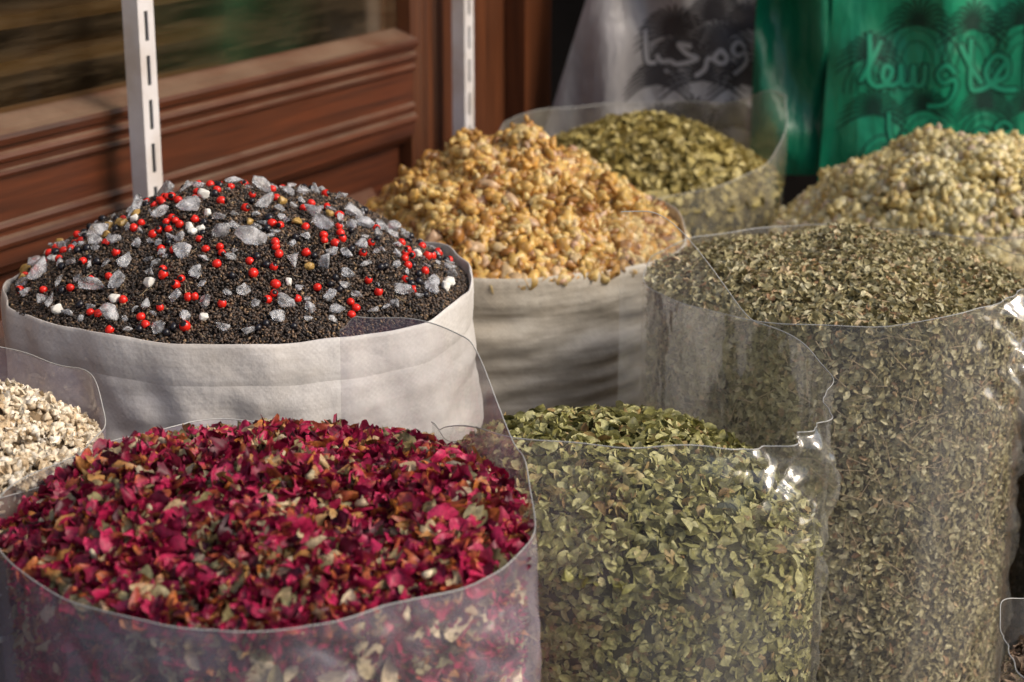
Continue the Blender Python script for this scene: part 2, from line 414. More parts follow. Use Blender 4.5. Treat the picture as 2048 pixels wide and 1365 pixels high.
# --- rose petals
S1=Sack(-.208,1.489,.223,.692,.034,2.6,1.0,.008,1,.006)
M_petal=stuff_mat('rose_petal',[(0,(.045,.003,.012)),(.18,(.15,.005,.026)),(.42,(.33,.010,.055)),(.66,(.47,.020,.088)),(.73,(.54,.05,.125)),(.76,(.26,.02,.035)),(.81,(.52,.18,.04)),(.86,(.46,.26,.09)),(.90,(.54,.41,.25)),(.95,(.30,.25,.12)),(1,(.16,.13,.06))],.45,.4,base_tint=(.46,.14,.03),glow=.12)
M_sepal=stuff_mat('rose_sepal',[(0,(.20,.18,.09)),(.4,(.43,.35,.21)),(.8,(.62,.52,.36)),(1,(.26,.14,.08))],.6,.3)
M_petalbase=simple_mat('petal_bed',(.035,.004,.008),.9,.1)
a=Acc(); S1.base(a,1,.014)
scat(a,petalV,S1.dome(5400),(.014,.031),0,1.0,off=(-.006,.010))
scat(a,petalV,S1.wall(6800,.34,inset=.010),(.014,.027),0,.5,off=(-.004,.001))
scat(a,leafV,S1.dome(260),(.010,.026),0,.9,mat=2,off=(.0,.009))
scat(a,leafV,S1.wall(600,.36,inset=.004),(.010,.028),0,.15,mat=2,off=(-.003,.000))
scat(a,nugV,S1.dome(170),(.007,.014),0,.7,mat=2,off=(.002,.009))
o=a.build('dried_rose_petals',[M_petal,M_petalbase,M_sepal]); tag(o,'heap of dried crimson rose petals with cream buds in clear sack','dried flowers','stuff')
film(S1,'plastic_sack','hazy clear plastic film sack full of dried rose petals','sack',M_film_hazy,M_rim,
     lerp_pts([(0,.80),(.012,.815),(.05,.822),(.10,.815),(.17,.735),(.23,.712),(.35,.712),(.47,.705),(.58,.705),(.70,.718),(.80,.715),(.9,.71),(1,.705)]),
     th0=rad(80),cw=True,seed=5,crink=.006,off=.009,crumples=((-80,.66,40,.05,.008),(-40,.62,25,.08,.012)))

# --- black seed mix in woven sack
S4=Sack(-.314,2.079,.262,.755,.104,1.8,1.0,.005,4,.006)
M_seed=stuff_mat('black_seed',[(0,(.014,.011,.010)),(.4,(.042,.030,.024)),(.75,(.10,.065,.044)),(.93,(.18,.11,.065)),(1,(.32,.21,.11))],.45,.5)
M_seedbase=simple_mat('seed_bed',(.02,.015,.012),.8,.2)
a=Acc(); S4.base(a,1,.003)
scat(a,seedV,S4.dome(58000,1.0),(.0035,.0066),0,.7,off=(-.001,.003))
p,n=S4.dome(130); s=rng.uniform(.007,.016,len(p)); a.inst(stickV,p+n*.003,frames(n,.06),np.stack([s,np.full(len(p),.014),np.full(len(p),.014)],1),2)
o=a.build('black_seeds',[M_seed,M_seedbase,M_stick]); tag(o,'conical heap of small black seeds in white woven sack','seeds','stuff')
woven(S4,'white woven polypropylene sack filled with black seed and crystal mix',M_cloth,lambda t:.759+.004*math.sin(2*t+.5)+.003*math.sin(3*t)+ .006*max(0,math.cos(t))**4,.004,.012,1)

# crystals / beads as individual objects
def hull_mesh(name,n,mat,sq=(1,1,1),bev=.06):
    bm=bmesh.new()
    for _ in range(n):
        v=Vector((random.gauss(0,1),random.gauss(0,1),random.gauss(0,1))).normalized()*random.uniform(.34,.5)
        bm.verts.new((v.x*sq[0],v.y*sq[1],v.z*sq[2]))
    bmesh.ops.convex_hull(bm,input=bm.verts)
    bmesh.ops.delete(bm,geom=[g for g in bm.verts if not g.link_faces],context='VERTS')
    bmesh.ops.subdivide_edges(bm,edges=list(bm.edges),cuts=3,use_grid_fill=True,smooth=0)
    bmesh.ops.triangulate(bm,faces=list(bm.faces))
    bmesh.ops.smooth_vert(bm,verts=list(bm.verts),factor=.3,use_axis_x=True,use_axis_y=True,use_axis_z=True)
    off=random.uniform(0,50)
    for v in bm.verts:
        k=mnoise.noise(v.co*6+Vector((off,0,0))); v.co*=1.04+.13*k
    for f in bm.faces: f.smooth=True
    me=bpy.data.meshes.new(name); bm.to_mesh(me); bm.free(); me.materials.append(mat); return me
def crystal_mat():
    m,nt,out=new_mat('salt_crystal'); bs=N(nt,'ShaderNodeBsdfPrincipled'); nt.links.new(bs.outputs[0],out.inputs[0])
    tc=N(nt,'ShaderNodeTexCoord'); oi=N(nt,'ShaderNodeObjectInfo')
    va=N(nt,'ShaderNodeVectorMath',operation='ADD'); nt.links.new(tc.outputs['Object'],va.inputs[0]); nt.links.new(oi.outputs['Random'],va.inputs[1])
    nz=noise(nt,3.2,5,va.outputs[0],.65)
    bs.inputs['Base Color'].default_value=(.93,.94,.97,1)
    bs.inputs['Roughness'].default_value=.12
    tf=maprange(nt,nz.outputs[0],.36,.60,.52,.96); nt.links.new(tf,bs.inputs['Transmission Weight']); bs.inputs['IOR'].default_value=1.42
    b=N(nt,'ShaderNodeBump'); b.inputs['Strength'].default_value=.3; b.inputs['Distance'].default_value=.04
    nt.links.new(nz.outputs[0],b.inputs['Height']); nt.links.new(b.outputs[0],bs.inputs['Normal'])
    return m
M_cry=crystal_mat()
M_white=simple_mat('white_resin',(.86,.84,.78),.6,.3,.08,3)
M_amb=simple_mat('amber_resin',(.50,.31,.09),.35,.5,.2,3)
def bead_mat():
    m,nt,out=new_mat('red_bead'); bs=N(nt,'ShaderNodeBsdfPrincipled'); nt.links.new(bs.outputs[0],out.inputs[0])
    tc=N(nt,'ShaderNodeTexCoord'); sep=N(nt,'ShaderNodeSeparateXYZ'); nt.links.new(tc.outputs['Object'],sep.inputs[0])
    f=maprange(nt,sep.outputs[2],.36,.40,0,1); c=mixc(nt,(.78,.022,.012),(.01,.008,.008),f); nt.links.new(c,bs.inputs['Base Color'])
    bs.inputs['Roughness'].default_value=.22; return m
M_red=bead_mat(); M_black=simple_mat('black_bead',(.012,.011,.016),.25,.5)
cryM=[hull_mesh('salt_crystal',random.randint(8,14),M_cry,(1,random.uniform(.6,.95),random.uniform(.35,.6))) for _ in range(18)]
whM=[hull_mesh('white_stone',22,M_white,(1,.9,.8)) for _ in range(4)]
amM=[hull_mesh('amber_lump',20,M_amb,(1,.8,.7)) for _ in range(3)]
def bead_mesh(name,mat):
    bm=bmesh.new(); bmesh.ops.create_uvsphere(bm,u_segments=16,v_segments=10,radius=.5)
    for v in bm.verts: v.co.x*=.9; v.co.y*=.88+.05*v.co.z
    for f in bm.faces: f.smooth=True
    me=bpy.data.meshes.new(name); bm.to_mesh(me); bm.free(); me.materials.append(mat); return me
redM=[bead_mesh('red_bead',M_red)]; blkM=[bead_mesh('black_bead',M_black)]
placed=[]
def place(n,meshes,name,size,label,cat,group,sink=.3,tilt=.5,rpow=.5,rmax=.95):
    k=0; tries=0
    while k<n and tries<n*60:
        tries+=1
        th=random.uniform(0,2*math.pi); rr=(random.random()**rpow)*rmax*S4.R
        if math.sin(th)>.25 and rr>.11: continue
        x,y=S4.cx+rr*math.cos(th),S4.cy+rr*math.sin(th); s=random.uniform(*size)
        if mnoise.noise(Vector((x*14,y*14,len(name)))) < random.uniform(-.6,.1): continue
        if random.random()<.12: s*=1.25
        if any((x-a)**2+(y-b)**2<((s+c)*.34)**2 for a,b,c in placed): continue
        placed.append((x,y,s)); p,nn=S4.dome_at(np.array([x]),np.array([y])); fr=frames(nn,tilt)[0]
        pos=p[0]+nn[0]*s*.5*(1-2*sink)*.6+nn[0]*.002
        ob=bpy.data.objects.new(name,random.choice(meshes)); COL.objects.link(ob)
        ob.matrix_world=Matrix.Translation(Vector(pos))@Matrix(fr.tolist()).to_4x4()@Matrix.Diagonal((s,s,s,1))
        tag(ob,label,cat,None,group); k+=1
place(20,cryM,'salt_crystal',(.030,.044),'large translucent grey-white salt crystal lying on black seeds','crystal','salt crystals on the seed heap',.15,.3,.5,.9)
place(175,cryM,'salt_crystal',(.011,.027),'small translucent grey-white salt crystal lying on black seeds','crystal','salt crystals on the seed heap',.18,.35,.45)
place(24,whM,'white_stone',(.011,.019),'chalky white resin lump lying on black seeds','resin lump','white lumps on the seed heap',.2)
place(14,amM,'amber_lump',(.013,.021),'yellowish amber resin lump lying on black seeds','resin lump','amber lumps on the seed heap',.2)
place(135,redM,'red_bead',(.0090,.0110),'glossy red seed bead with dark eye on black seeds','bead','red beads on the seed heap',.12,3,.5)
place(75,blkM,'black_bead',(.0085,.0105),'glossy black seed bead on black seeds','bead','black beads on the seed heap',.12,3,.5)

# --- frankincense
FR=[(0,(.33,.13,.03)),(.15,(.54,.26,.06)),(.4,(.74,.44,.11)),(.65,(.83,.58,.18)),(.85,(.86,.68,.32)),(1,(.68,.43,.28))]
M_fr=stuff_mat('frankincense_amber',FR,.30,.6,noise_amt=.25,nscale=110,dust=(.80,.62,.42),glow=.28)
FR2=[(0,(.54,.38,.13)),(.2,(.76,.61,.25)),(.6,(.86,.74,.36)),(.85,(.89,.81,.53)),(1,(.74,.56,.40))]
M_fr2=stuff_mat('frankincense_pale',FR2,.34,.5,noise_amt=.2,nscale=110,dust=(.86,.76,.55),glow=.25)
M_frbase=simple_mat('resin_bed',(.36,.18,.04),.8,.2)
S5=Sack(-.01,2.64,.262,.672,.126,1.6,1.0,.012,5,.010,px=.03)
a=Acc(); S5.base(a,1,.01)
scat(a,nugV,S5.dome(8000,1.0),(.008,.023),0,.8,off=(-.005,.008))
def chunks(a,S,n,sz,cnt,rm=.75):
    p,nn=S.dome(n,rm)
    for i in range(n):
        k=int(rng.integers(cnt[0],cnt[1])); R=rng.uniform(*sz); q=rng.normal(size=(k,3)); q=norm(q)*R*rng.uniform(.4,1,(k,1))*np.array([1,1,.75])
        r0=rng.random(); pp=p[i]+q+nn[i]*R*.3
        s=rng.uniform(.009,.020,k)
        a.inst(nugV,pp,frames(norm(q),.5),np.stack([s,s,s],1),0,np.clip(r0*.7+rng.normal(0,.12,k)+.1,0,1))
chunks(a,S5,60,(.012,.034),(14,34))
o=a.build('frankincense_resin',[M_fr,M_frbase]); tag(o,'heap of amber frankincense resin nuggets in white woven sack','resin','stuff')
woven(S5,'cream woven sack with horizontal creases holding amber resin',M_cloth2,lambda t:.682+.022*max(0,math.cos(t-.35))**3+.004*math.sin(3*t),.013,.004,2)

S7=Sack(.705,2.83,.290,.622,.148,1.9,1.0,.012,7,.008,px=.02)
a=Acc(); S7.base(a,1,.01)
scat(a,nugV,S7.dome(8500),(.008,.022),0,.8,off=(-.004,.008))
scat(a,nugV,S7.wall(3500,.42),(.009,.018),0,.5,off=(-.008,-.004))
chunks(a,S7,42,(.012,.028),(14,28))
o=a.build('frankincense_resin',[M_fr2,M_frbase]); tag(o,'heap of pale yellow frankincense resin nuggets in clear sack','resin','stuff')
film(S7,'plastic_sack','dusty clear plastic sack full of pale yellow resin','sack',M_film_back,M_rim,
     lerp_pts([(0,.63),(.3,.66),(.5,.70),(.6,.70),(.7,.65),(.8,.63),(1,.63)]),seed=11)

# --- back leaf sack
S6=Sack(.226,3.15,.245,.650,.105,2.2,1.0,.006,6,.006)
M_leaf3=stuff_mat('dried_ochre_leaf',[(0,(.15,.12,.03)),(.3,(.36,.28,.085)),(.7,(.52,.43,.15)),(1,(.66,.56,.27))],.5,.35,glow=.1)
a=Acc(); S6.base(a,1)
scat(a,leafV,S6.dome(4500),(.014,.028),0,.65,off=(-.002,.007))
scat(a,leafV,S6.wall(4000,.45),(.012,.022),0,.3,off=(-.004,.001))
o=a.build('dried_ochre_leaves',[M_leaf3,M_leafbase]); tag(o,'heap of dried ochre-green leaves in a tall clear sack','dried herbs','stuff')
film(S6,'plastic_sack','tall dusty clear plastic sack around ochre-green leaves','sack',M_film_back,M_rim,
     lerp_pts([(0,.75),(.10,.76),(.2,.80),(.26,.80),(.34,.72),(.5,.68),(.65,.70),(.8,.75),(1,.75)]),seed=13,crink=.006)

# --- cream buds, small sack
S8=Sack(-.535,1.655,.140,.698,.050,2,1,.006,8,.005)
M_bud=stuff_mat('cream_bud',[(0,(.48,.35,.21)),(.3,(.66,.54,.38)),(.7,(.78,.69,.54)),(1,(.84,.77,.66))],.6,.3)
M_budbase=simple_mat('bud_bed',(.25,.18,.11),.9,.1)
a=Acc(); S8.base(a,1,.006)
scat(a,nugV,S8.dome(2000),(.005,.011),0,.8,off=(-.001,.005))
scat(a,petalV,S8.dome(1500),(.006,.014),0,.9,off=(0,.007))
scat(a,nugV,S8.wall(3500,.4,span=150),(.005,.010),0,.4,off=(-.006,-.002))
o=a.build('cream_flower_buds',[M_bud,M_budbase]); tag(o,'heap of small cream dried flower buds in a clear sack','dried flowers','stuff')
film(S8,'plastic_sack','small hazy clear plastic sack of cream dried buds','sack',M_film_hazy,M_rim,
     lerp_pts([(0,.765),(.12,.75),(.25,.72),(.4,.70),(.5,.70),(.7,.71),(.85,.74),(1,.765)]),seed=17,crink=.006)

# --- low sacks at the side
M_br=stuff_mat('brown_root',[(0,(.08,.05,.03)),(.5,(.17,.11,.065)),(1,(.30,.20,.13))],.6,.3)
S9=Sack(.652,1.60,.185,.47,.04,2,1,.004,9,.005)
a=Acc(); S9.base(a,1,.006)
scat(a,chipV,S9.dome(6000),(.008,.014),0,.6)
scat(a,chipV,S9.wall(5000,.2,span=150),(.008,.014),0,.3,off=(-.004,.001))
o=a.build('brown_dried_bark',[M_br,M_chipbase]); tag(o,'heap of small brown dried bark chips in clear sack','dried herbs','stuff')
film(S9,'plastic_sack','low clear plastic sack of brown bark with crumpled rim','sack',M_film,M_rim,
     lerp_pts([(0,.49),(.4,.5),(.6,.515),(.72,.535),(.80,.53),(1,.49)]),seed=19,crink=.006,crumples=((-160,.5,30,.06,.010),))
S10=Sack(.81,2.22,.165,.62,.05,2,1,.004,10,.005)
a=Acc(); S10.base(a,1,.006)
scat(a,chipV,S10.dome(4500),(.008,.014),0,.6)
scat(a,chipV,S10.wall(6000,.2,span=150),(.008,.014),0,.3,off=(-.004,.001))
o=a.build('brown_dried_bark',[M_br,M_chipbase]); tag(o,'heap of brown bark chips in a taller clear sack','dried herbs','stuff')
film(S10,'plastic_sack','clear plastic sack of brown bark beside the crushed leaf sack','sack',M_film_back,M_rim,
     lerp_pts([(0,.64),(1,.64)]),seed=23,crink=.006)

# ------------------------------------------------------------------ wooden shop front
D=np.array([.446,.895,0]); D/=np.linalg.norm(D); NN=np.array([.895,-.446,0]); NN/=np.linalg.norm(NN)
P0=np.array([-.69,2.267,0])
def W(t,n,z): return tuple(P0+D*t+NN*n+np.array([0,0,z]))
def wood_mat(name,c1,c2,vertical=False,dust=.35):
    m,nt,out=new_mat(name); bs=N(nt,'ShaderNodeBsdfPrincipled'); nt.links.new(bs.outputs[0],out.inputs[0])
    tc=N(nt,'ShaderNodeTexCoord'); mp=N(nt,'ShaderNodeMapping'); nt.links.new(tc.outputs['Object'],mp.inputs[0])
    mp.inputs['Rotation'].default_value=(0,0,-math.atan2(D[1],D[0])) 
    mp2=N(nt,'ShaderNodeMapping'); nt.links.new(mp.outputs[0],mp2.inputs[0])
    mp2.inputs['Scale'].default_value=(30,30,1.5) if vertical else (1.5,30,40)
    n1=noise(nt,2.2,6,mp2.outputs[0],.65); f=maprange(nt,n1.outputs[0],.3,.7,0,1); c=mixc(nt,c1,c2,f)
    n2=noise(nt,6,5,tc.outputs['Object'],.7)
    g=N(nt,'ShaderNodeNewGeometry'); sp=N(nt,'ShaderNodeSeparateXYZ'); nt.links.new(g.outputs['Normal'],sp.inputs[0])
    up=maprange(nt,sp.outputs[2],.2,.9,.05,1.0); du=maprange(nt,n2.outputs[0],.35,.65,.2,dust*2)
    mm=N(nt,'ShaderNodeMath',operation='MULTIPLY'); nt.links.new(up,mm.inputs[0]); nt.links.new(du,mm.inputs[1])
    c=mixc(nt,c,(.24,.17,.12),mm.outputs[0]); nt.links.new(c,bs.inputs['Base Color'])
    bs.inputs['Roughness'].default_value=.36
    b=N(nt,'ShaderNodeBump'); b.inputs['Strength'].default_value=.25; b.inputs['Distance'].default_value=.002
    nt.links.new(n1.outputs[0],b.inputs['Height']); nt.links.new(b.outputs[0],bs.inputs['Normal'])
    return m
M_wood=wood_mat('varnished_wood',(.125,.032,.012),(.036,.010,.005))
M_woodv=wood_mat('varnished_wood_upright',(.14,.042,.014),(.045,.014,.006),True)
M_dwood=wood_mat('dark_wood',(.04,.016,.009),(.02,.008,.005))
def extr(name,prof,t0,t1,mat,closed=True,seg=2):
    n=len(prof); V=[]
    for i in range(seg):
        t=t0+(t1-t0)*i/(seg-1)
        for (nn,z) in prof: V.append(W(t,nn,z))
    F=[]
    for i in range(seg-1):
        for k in range(n if closed else n-1): F.append((i*n+k,(i+1)*n+k,(i+1)*n+(k+1)%n,i*n+(k+1)%n))
    me=bpy.data.meshes.new(name); fs=[tuple(f) for f in F]
    if closed: fs+= [tuple(range(n)),tuple(range((seg-1)*n,seg*n))[::-1]]
    me.from_pydata(V,[],fs); bm=bmesh.new(); bm.from_mesh(me); bmesh.ops.recalc_face_normals(bm,faces=bm.faces); bm.to_mesh(me); bm.free()
    me.materials.append(mat); ob=bpy.data.objects.new(name,me); COL.objects.link(ob); return ob
def extr_v(name,prof,z0,z1,mat):
    n=len(prof); V=[W(t,nn,z0) for t,nn in prof]+[W(t,nn,z1) for t,nn in prof]
    F=[(k,(k+1)%n,n+(k+1)%n,n+k) for k in range(n)]+[tuple(range(n))[::-1],tuple(range(n,2*n))]
    me=bpy.data.meshes.new(name); me.from_pydata(V,[],F); bm=bmesh.new(); bm.from_mesh(me); bmesh.ops.recalc_face_normals(bm,faces=bm.faces); bm.to_mesh(me); bm.free()
    me.materials.append(mat); ob=bpy.data.objects.new(name,me); COL.objects.link(ob); return ob
root=bpy.data.objects.new('wooden_shop_cabinet',None); COL.objects.link(root); root.location=W(0,0,0)
tag(root,'varnished reddish-brown wooden cabinet front with dusty glass panel','cabinet')
def par(ob,p=root):
    ob.parent=p; ob.matrix_parent_inverse=Matrix.Translation(-Vector(p.location)); return ob
railp=[(-.045,.935),(-.002,.918),(.012,.914),(.014,.908),(.012,.900),(.004,.897),(.004,.891),(.009,.888),(.011,.883),(.009,.878),(.003,.875),(.003,.868),(.007,.866),(.008,.862),(.006,.858),(0,.856),
       (0,.800),(.004,.798),(.006,.793),(.004,.788),(.001,.786),(.001,.781),(.008,.778),(.010,.772),(.008,.766),(.002,.763),(.002,.742),(-.004,.738),(-.012,.728),(-.045,.720)]
DZ=-.030
railp=[(a_,b_+DZ) for a_,b_ in railp]
par(extr('middle_rail',railp,-1.2,1.150,M_wood))
par(extr('lower_panel',[(-.03,.10),(-.03,.7195+DZ),(-.06,.7195+DZ),(-.06,.10)],-1.2,1.149,M_wood))
par(extr('raised_panel',[(-.0295,.16),(-.012,.19),(-.012,.60),(-.0295,.63)],-.9,1.05,M_wood))
par(extr('bottom_rail',[(.004,.0),(.004,.097),(-.06,.097),(-.06,.0)],-1.2,1.149,M_wood))
stp=[(1.151,-.06),(1.151,-.004),(1.160,.004),(1.172,.008),(1.180,.004),(1.184,.004),(1.190,.010),(1.200,.012),(1.206,.006),(1.212,.006),(1.22,.012),(1.47,.012),(1.48,.006),(1.50,.006),(1.50,-.06)]
par(extr_v('door_stile',stp,0,2.6,M_woodv))
par(extr_v('corner_post',[(1.503,-.09),(1.503,.05),(1.62,.05),(1.62,-.09)],0,2.6,M_woodv))
par(extr('top_rail',[(.004,2.2),(.004,2.6),(-.06,2.6),(-.06,2.2)],-1.2,1.149,M_wood))
m,nt,out=new_mat('cabinet_glass'); tr=N(nt,'ShaderNodeBsdfTransparent'); tr.inputs[0].default_value=(.70,.62,.48,1)
gl=N(nt,'ShaderNodeBsdfGlossy'); gl.inputs['Roughness'].default_value=.12; fr=N(nt,'ShaderNodeFresnel'); fr.inputs[0].default_value=1.22
gl.inputs[0].default_value=(.6,.5,.36,1)
mx=N(nt,'ShaderNodeMixShader'); nt.links.new(fr.outputs[0],mx.inputs[0]); nt.links.new(tr.outputs[0],mx.inputs[1]); nt.links.new(gl.outputs[0],mx.inputs[2])
df=N(nt,'ShaderNodeBsdfDiffuse'); df.inputs[0].default_value=(.20,.14,.08,1); mx2=N(nt,'ShaderNodeMixShader')
tc=N(nt,'ShaderNodeTexCoord'); mp=N(nt,'ShaderNodeMapping'); nt.links.new(tc.outputs['Object'],mp.inputs[0]); mp.inputs['Scale'].default_value=(1,1,12)
dn=noise(nt,4,5,mp.outputs[0],.7); dfac=maprange(nt,dn.outputs[0],.4,.75,.03,.28); nt.links.new(dfac,mx2.inputs[0])
nt.links.new(mx.outputs[0],mx2.inputs[1]); nt.links.new(df.outputs[0],mx2.inputs[2]); nt.links.new(mx2.outputs[0],out.inputs[0]); M_glass=m
par(extr('glass_pane',[(-.030,.932+DZ),(-.030,2.199)],-1.2,1.149,M_glass,False))
par(extr('cabinet_back',[(-.42,0),(-.42,2.6)],-1.2,1.60,M_dwood,False))
M_shelf=wood_mat('pale_shelf',(.12,.08,.036),(.06,.038,.018))
for z in (.94,1.00,1.06,1.16):
    par(extr('shelf',[(-.40,z),(-.07,z),(-.07,z+.018),(-.40,z+.018)],-1.15,1.10,M_shelf))
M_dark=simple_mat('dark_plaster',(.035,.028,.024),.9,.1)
def quad(name,pts,mat):
    me=bpy.data.meshes.new(name); me.from_pydata(pts,[],[tuple(range(len(pts)))]); me.materials.append(mat)
    ob=bpy.data.objects.new(name,me); COL.objects.link(ob); return ob
def box(name,x0,x1,y0,y1,z0,z1,mat,bev=.004):
    bm=bmesh.new(); bmesh.ops.create_cube(bm,size=1)
    for v in bm.verts: v.co=Vector(((x0+x1)/2+v.co.x*(x1-x0),(y0+y1)/2+v.co.y*(y1-y0),(z0+z1)/2+v.co.z*(z1-z0)))
    bmesh.ops.bevel(bm,geom=list(bm.edges),offset=bev,segments=2,affect='EDGES')
    me=bpy.data.meshes.new(name); bm.to_mesh(me); bm.free(); me.materials.append(mat); ob=bpy.data.objects.new(name,me); COL.objects.link(ob); return ob
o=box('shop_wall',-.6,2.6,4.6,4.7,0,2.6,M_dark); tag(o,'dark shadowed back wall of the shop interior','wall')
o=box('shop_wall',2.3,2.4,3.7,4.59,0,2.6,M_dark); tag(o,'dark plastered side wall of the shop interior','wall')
o=box('added_shade_ceiling',-.9,2.6,3.48,4.75,2.61,2.7,M_dark); tag(o,'dark unseen ceiling slab added to cut the light in the shop interior','ceiling')  # out-of-view slab added to reduce light over the back area
o=box('shop_fascia',-.1,2.6,3.72,3.78,1.45,2.60,M_dwood); tag(o,'dark wooden fascia board above the shop opening','fascia')
M_ground=simple_mat('stone_paving',(.11,.095,.08),.85,.2,.15,5,.4,40)
o=quad('pavement',[(-60,-60,0),(60,-60,0),(60,60,0),(-60,60,0)],M_ground); o['kind']='structure'

# slotted uprights
M_whitep=simple_mat('white_painted_metal',(.74,.72,.74),.4,.5,.1,12,dirt=(.56,.50,.46))
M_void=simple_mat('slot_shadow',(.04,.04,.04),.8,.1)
def upright(t,label,H=2.4):
    n0=.045; b=.026; aw=.034
    V=[];F=[]
    def q(p): 
        i=len(V); V.extend([W(*x) for x in p]); F.append((i,i+1,i+2,i+3))
    t0,t1=t,t+aw; s0,s1=t+.013,t+.021; n1=n0+b
    q([(t0,n0,0),(t0,n1,0),(t0,n1,H),(t0,n0,H)]); q([(t1,n0,0),(t1,n1,0),(t1,n1,H),(t1,n0,H)])
    q([(t0,n1,0),(s0,n1,0),(s0,n1,H),(t0,n1,H)]); q([(s1,n1,0),(t1,n1,0),(t1,n1,H),(s1,n1,H)])
    q([(t0,n0,0),(t1,n0,0),(t1,n0,H),(t0,n0,H)])
    z=0
    while z<H:
        q([(s0,n1,z),(s1,n1,z),(s1,n1,z+.020),(s0,n1,z+.020)])
        q([(s0,n1,z+.020),(s0,n1-.003,z+.020),(s0,n1-.003,z+.06),(s0,n1,z+.06)])
        q([(s1,n1,z+.020),(s1,n1-.003,z+.020),(s1,n1-.003,z+.06),(s1,n1,z+.06)])
        z+=.06
    me=bpy.data.meshes.new('shelf_upright'); me.from_pydata(V,[],F); me.materials.append(M_whitep)
    ob=bpy.data.objects.new('shelf_upright',me); COL.objects.link(ob); tag(ob,label,'shelf upright',None,'slotted shelf uprights')
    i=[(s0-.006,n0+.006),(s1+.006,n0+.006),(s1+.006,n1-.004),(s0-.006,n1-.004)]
    c=extr_v('slot_shade_core',i,0,H-.01,M_void); c.parent=ob  # near-black core added inside; its colour stands in for shade behind the slots
    return ob
upright(.285,'white slotted metal shelf upright beside the seed sack')
upright(1.215,'white slotted metal shelf upright beside the wooden post')

# ------------------------------------------------------------------ printed bags
def bag_mat(name,col,tl=.3,rough=.35):
    m,nt,out=new_mat(name); bs=N(nt,'ShaderNodeBsdfPrincipled'); tc=N(nt,'ShaderNodeTexCoord')
    nz=noise(nt,5,4,tc.outputs['Object'],.6); c=mixc(nt,tuple(x*.6 for x in col),col,maprange(nt,nz.outputs[0],.35,.65,0,1)); nt.links.new(c,bs.inputs['Base Color'])
    bs.inputs['Roughness'].default_value=rough
    mp=N(nt,'ShaderNodeMapping'); nt.links.new(tc.outputs['Object'],mp.inputs[0]); mp.inputs['Scale'].default_value=(1,1,.3)
    n2=noise(nt,20,3,mp.outputs[0],.5); b=N(nt,'ShaderNodeBump'); b.inputs['Strength'].default_value=.6; b.inputs['Distance'].default_value=.03
    nt.links.new(n2.outputs[0],b.inputs['Height']); nt.links.new(b.outputs[0],bs.inputs['Normal'])
    t=N(nt,'ShaderNodeBsdfTranslucent'); nt.links.new(c,t.inputs[0]); mx=N(nt,'ShaderNodeMixShader'); mx.inputs[0].default_value=tl
    nt.links.new(bs.outputs[0],mx.inputs[1]); nt.links.new(t.outputs[0],mx.inputs[2]); nt.links.new(mx.outputs[0],out.inputs[0]); return m
M_green=bag_mat('green_plastic',(.010,.36,.18),.15); M_green2=bag_mat('teal_green_plastic',(.005,.20,.105),.15)
M_grey=bag_mat('greyish_plastic',(.44,.41,.41),.15)
M_ink=simple_mat('dark_green_ink',(.004,.045,.028),.5,.3)
M_inkk=simple_mat('dark_grey_ink',(.055,.047,.050),.5,.3)
M_inkw=simple_mat('pale_ink',(.40,.38,.39),.5,.3); M_inkg=simple_mat('green_ink',(.012,.34,.18),.4,.4)
def make_bag(name,label,cx,y0,z0,z1,w0,w1,shift,mat,seed,amp=.006):
    r_=np.random.default_rng(seed)
    ks=[(r_.uniform(12,60),r_.uniform(0,6.28),r_.uniform(-9,9),r_.uniform(.3,1)) for _ in range(6)]
    def F(u,v,side=0):
        w=(w0+(w1-w0)*v)/2; x=cx+shift*v+u*w; z=z0+(z1-z0)*v
        d=.045*(1-abs(u)**2.5)*(1-.5*v)*(min(1,v*6+.15))
        fo=sum(a*math.sin(k*u*w+ph+c*v) for k,ph,c,a in ks)*amp*(.5+v)+amp*2.6*mnoise.noise(Vector((x*9+seed,z*7,seed)))
        y=y0-(d if side==0 else -d*.6)+fo*(1-abs(u)**8)
        return (x,y,z)
    nu,nv=80,70; V=[];
    for s in (0,1):
        for i in range(nu):
            for j in range(nv): V.append(F(i/(nu-1)*2-1,j/(nv-1),s))
    f=grid_faces(nu,nv); f2=f[:,::-1]+nu*nv
    a=Acc(); a.add(np.array(V),np.concatenate([f,f2])); ob=a.build(name,[mat]); tag(ob,label,'bag')
    for sx in (-.35,.35):
        b=Acc(); P=[]
        for i in range(14):
            q=i/13; ang=math.pi*q; c=F(sx,1.0); P.append((c[0]-.03*math.cos(ang),c[1]+.012,c[2]-.004+.11*math.sin(ang)))
        V=[]
        for p in P: V+= [(p[0]-.010,p[1],p[2]-.0),(p[0]+.010,p[1]+.004,p[2])]
        b.add(np.array(V),grid_faces(len(P),2)); h=b.build('handle',[mat]); tag(h,parent=ob)
    return ob,F,(cx,w0,w1,shift,z0,z1)
def catmull(P,n=8):
    P=[P[0]]+list(P)+[P[-1]]; o=[]
    for i in range(1,len(P)-2):
        p0,p1,p2,p3=[np.array(P[i+k],float) for k in (-1,0,1,2)]
        for s in range(n):
            t=s/n; o.append(.5*((2*p1)+(-p0+p2)*t+(2*p0-5*p1+4*p2-p3)*t*t+(-p0+3*p1-3*p2+p3)*t**3))
    o.append(np.array(P[-2],float)); return np.array(o)
